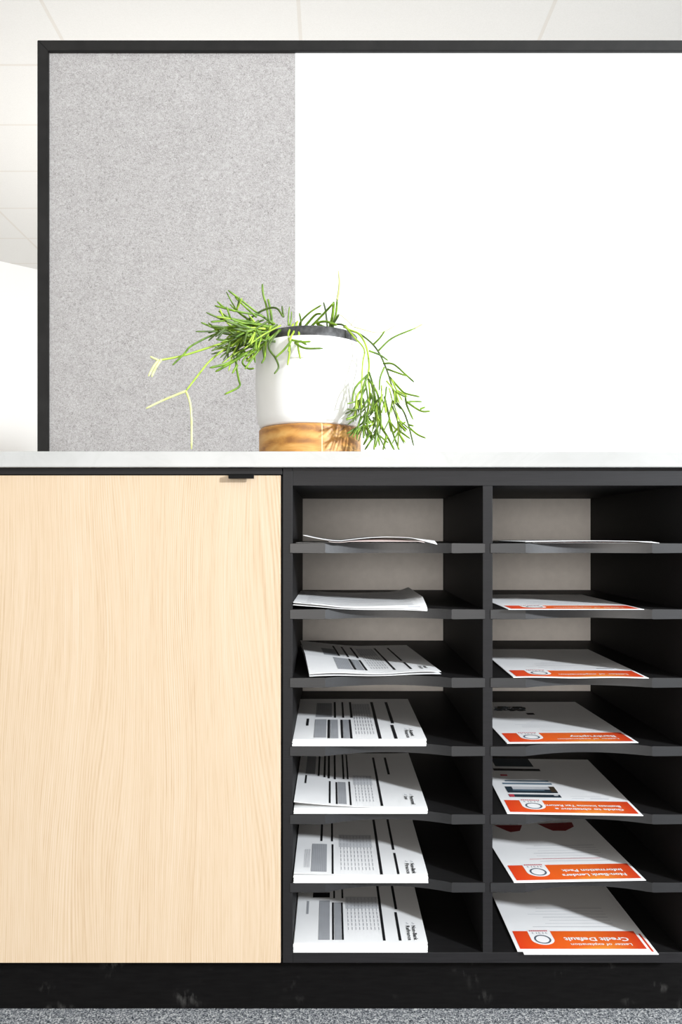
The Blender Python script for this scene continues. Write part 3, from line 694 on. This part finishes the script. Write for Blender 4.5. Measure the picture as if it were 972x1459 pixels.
s = Sheet((0, 0), z, 0, h=lambda x, y: min(h1(x + .04, y) - .0016, h1b(x, y)), W=.15, paper='pinkish'); s.o = Vector((fx(432) + .04, -0.0065, z + .0018))
s.done('flyer', 'pinkish flyer bulging at the front of the top left shelf', 'flyer', 'flyers on the top left shelf')
s = Sheet((0, 0), z, 0, W=.222, h=lambda x, y: 0.0); s.o = Vector((fx(420.5), 0.03, z + .0003))
s.done('flyer', 'flat white flyer lying underneath on the top left shelf', 'flyer', 'flyers on the top left shelf')
# --- right column: brochures with an orange banner at the near edge, upside down
def brochure(corner, z, rot, title, label, logo=True, h=None, yin=None, extra=None, th=0.0008, lines=True):
    s = Sheet(corner, z, rot, h, th=th)
    b0, b1 = 0.0065, 0.0605
    s.rect(0.006, s.W - 0.0045, b0, b1, 'orange')
    # white tab with a ring emblem
    cx, hw, ytip = 0.049, 0.0185, 0.018
    pts = [(cx - hw, b1 + .0002), (cx + hw, b1 + .0002)]
    pts = [(cx + hw, b1 + .0004)] + [(cx - hw, b1 + .0004)] + [(cx + hw * math.cos(a), ytip + 0.0165 + 0.0165 * math.sin(a)) for a in [math.pi + math.pi * i / 20 for i in range(21)]]
    s.poly(pts, 'paper', 0.0004)
    n = 28; rc, ro, ri = (cx, 0.0345), 0.0135, 0.0106; m = s.mi('ring')
    A = [s.v(rc[0] + ro * math.cos(2 * math.pi * i / n), rc[1] + ro * math.sin(2 * math.pi * i / n), .0006) for i in range(n)]
    B = [s.v(rc[0] + ri * math.cos(2 * math.pi * i / n), rc[1] + ri * math.sin(2 * math.pi * i / n), .0006) for i in range(n)]
    for i in range(n):
        f = s.bm.faces.new((A[i], A[(i + 1) % n], B[(i + 1) % n], B[i])); f.material_index = m
    for i, w in enumerate((.0028, .0022, .003, .0016, .0028)):       # small emblem lettering under the ring
        xx = cx + .0125 - i * .0055; s.rect(xx - w, xx, .0515, .0522, 'ring', .0006); s.rect(xx - w, xx - w + .0008, .0515, .0558, 'ring', .0006); s.rect(xx - w, xx, .0545, .0552, 'ring', .0006)
    for i in range(9): s.rect(cx - .0155 + i * .0034, cx - .0155 + i * .0034 + .0026, .0590, .0625, 'red', .0006)
    for (body, dy, sz, fit, bold) in title:
        s.text(body, s.W - 0.022, dy, sz, 'white_ink', 'flip', bold, fit=fit)
    if lines:
        for i in range(7):
            w = random.Random(len(label) + i).uniform(.10, .14); s.rect(.15 - w + .03, .18, .074 + i * .0105, .0752 + i * .0105, 'lightgrey' if i % 3 else 'textgrey')
    if extra: extra(s)
    return s.done('brochure', label, 'brochure', BG)
LE = 'Letter of explanation'
z = SHELF_Z[6]
def under():
    s = Sheet((747, 1360.2), z + .0003, 0, th=.0009); s.rect(.006, s.W - .0045, .0065, .0605, 'orange')
    s.done('brochure', 'brochure peeking out under the Credit Default one on the bottom right shelf', 'brochure', BG)
under()
brochure((737.6, 1356), z + .0016, 0, [(LE, .022, .0095, .098, .015), ('Credit Default', .040, .0150, .104, .03)], 'orange-headed brochure titled Credit Default on the bottom right shelf',
         extra=lambda s: s.rect(.032, .038, .22, .2205, 'ink'))
z = SHELF_Z[5]
def ex6(s):
    for pts in ([(704, 1176), (744, 1176), (741, 1184), (728, 1186), (722, 1184)], [(766, 1174), (815, 1172), (818, 1178), (806, 1184), (788, 1184), (776, 1179)]):
        s.poly([s.loc(*p) for p in pts], 'maroon')
    s.rect(.05, .17, .083, .0843, 'red')
brochure((732.7, 1258), z + .0005, 2.3, [('Non-Bank Lenders', .025, .0125, .104, .03), ('Information Pack', .0415, .0125, .100, .03)], 'orange-headed brochure titled Non-Bank Lenders Information Pack, right column second from bottom', extra=ex6)
z = SHELF_Z[4]
def ex5(s):
    s.prect(720, 781.5, 1113.4, 1111.6, 'steel'); s.prect(716.7, 786.4, 1117.4, 1115.2, 'steel'); s.prect(724, 795, 1129.4, 1120.6, 'navy'); s.prect(731, 784, 1124.6, 1120.9, 'lightgrey', .0004); s.prect(731, 776, 1126.4, 1125.0, 'steel', .0004)
    s.prect(786.5, 795, 1129, 1121, 'bronze', .0004); s.prect(726.5, 800, 1135.6, 1131.6, 'navy'); s.prect(727, 734, 1135.4, 1131.6, 'red', .0004); s.prect(790, 796, 1134.4, 1133, 'lightgrey', .0004)
    s.prect(704, 770, 1098, 1095, 'ink'); s.prect(713.6, 723.5, 1105.5, 1103.5, 'red'); s.prect(706, 760, 1092, 1078, 'navy')
    s.rect(.15, .18, .072, .0735, 'textgrey'); s.rect(.12, .14, .072, .0735, 'lightgrey'); s.rect(.12, .17, .082, .0832, 'lightgrey')
brochure((722.8, 1159.6), z + .0005, -2.5, [('Guide to obtaining a', .026, .0115, .108, .03), ('Business Income Tax Return', .041, .0115, .120, .03)], 'orange-headed brochure with dark screenshots, right column third from bottom', extra=ex5, lines=False)
z = SHELF_Z[3]
def ex4(s):
    a, b_ = s.loc(702, 1012)
    rnd = random.Random(3)
    for i in range(150):
        x, y = s.loc(rnd.uniform(706, 748), rnd.uniform(1007, 1013)); q = rnd.uniform(.001, .005); s.rect(x - q, x + q, y - q * .8, y + q, rnd.choice(['navy', 'bronze', 'ink', 'ring']), .0003 + i * 1e-6)
    s.prect(752, 763, 1018.5, 1016, 'ink')
brochure((722.6, 1059.5), z + .0005, 1.2, [(LE, .024, .0085, .10, .015), ('Bankruptcy', .041, .0145, .076, .03)], 'orange-headed brochure titled Bankruptcy on the middle right shelf', extra=ex4)
z = SHELF_Z[2]
brochure((731.7, 966), z + .0005, -1.0, [(LE, .030, .0125, .11, .02)], 'orange-headed brochure on the third right shelf from the top', extra=lambda s: s.rect(.155, .185, .078, .083, 'textgrey'),
         h=lambda x, y: .0004 + .0005 * math.sin(x * 50) * max(0, 1 - y / .1))
z = SHELF_Z[1]
brochure((725, 868.8), z + .0005, 0, [(LE, .030, .0125, .11, .02)], 'nearly edge-on orange-headed brochure on the second right shelf from the top')
z = SHELF_Z[0]
s = Sheet((0, 0), z, 0, W=.2); s.o = Vector((fx(762), 0.012, z + .0003)); s.rect(.006, .195, .0065, .06, 'orange')
s.done('brochure', 'lowest flat brochure on the top right shelf', 'brochure', BG)
s = Sheet((0, 0), z, 0, h=lambda x, y: .0010 + .0014 * math.sin(x / .21 * 3.0) - .0022 * max(0, (x - .17) / .04) * max(0, 1 - y / .03)); s.o = Vector((fx(748), -0.003, z + .0010))
s.done('brochure', 'upper white brochure on the top right shelf, drooping at its right corner', 'brochure', BG)
# ------------------------------------------------------------------ light
w = bpy.data.worlds.new('World'); bpy.context.scene.world = w; w.use_nodes = True
bg = w.node_tree.nodes['Background']; bg.inputs[0].default_value = (1.0, 0.965, 0.925, 1); bg.inputs[1].default_value = 0.55
def area(name, loc, target, power, size, color, shape='DISK', sy=None):
    l = bpy.data.lights.new(name, 'AREA'); l.energy = power; l.shape = shape; l.size = size; l.color = color
    if sy: l.size_y = sy
    o = bpy.data.objects.new(name, l); o.location = loc
    o.rotation_euler = (Vector(target) - Vector(loc)).to_track_quat('-Z', 'Y').to_euler(); link(o); return o
kd = Vector((1.2, -1.0, 0.55)); tgt = Vector((0.15, 0.05, 0.5))
area('key_light', tgt + kd * 3.5, tgt, 1.75 * math.pi ** 2 * (kd * 3.5).length_squared, 0.36, (0.90, 0.95, 1.0))
area('front_fill', (-0.3, -4.6, 1.0), (0, 0.4, 0.6), 98, 2.6, (1.0, 0.95, 0.89), 'RECTANGLE', 1.3)  # frontal fill added behind the camera to brighten the cell backs
area('ceiling_fill', (-0.2, 4.0, 1.2), (-0.2, 4.0, 4.0), 62, 4.0, (1.0, 0.97, 0.93), 'RECTANGLE', 2.6)  # added uplight, hidden behind the board, to brighten the ceiling
pl = bpy.data.lights.new('wall_fill', 'POINT'); pl.energy = 34; pl.shadow_soft_size = 0.15; pl.color = (1.0, 0.97, 0.93)  # added point fill, unseen behind the board, for the left wall and ceiling
po = bpy.data.objects.new('wall_fill', pl); po.location = (-1.3, 3.4, 1.5); link(po)
# ------------------------------------------------------------------ camera
cam = bpy.data.cameras.new('Camera'); co = bpy.data.objects.new('Camera', cam); link(co)
co.location = (0, -D, CZ); co.rotation_euler = (math.pi / 2, 0, 0)
cam.sensor_fit = 'HORIZONTAL'; cam.sensor_width = 36.0; cam.lens = 36.0 * F / 972.0
cam.shift_x = (486.0 - VX) / 972.0; cam.shift_y = (HY - 729.5) / 972.0
cam.clip_start = 0.05
sc = bpy.context.scene; sc.camera = co
sc.view_settings.view_transform = 'Standard'; sc.view_settings.look = 'None'; sc.view_settings.gamma = 1.0; sc.view_settings.use_curve_mapping = False
sc.view_settings.exposure = 0.0
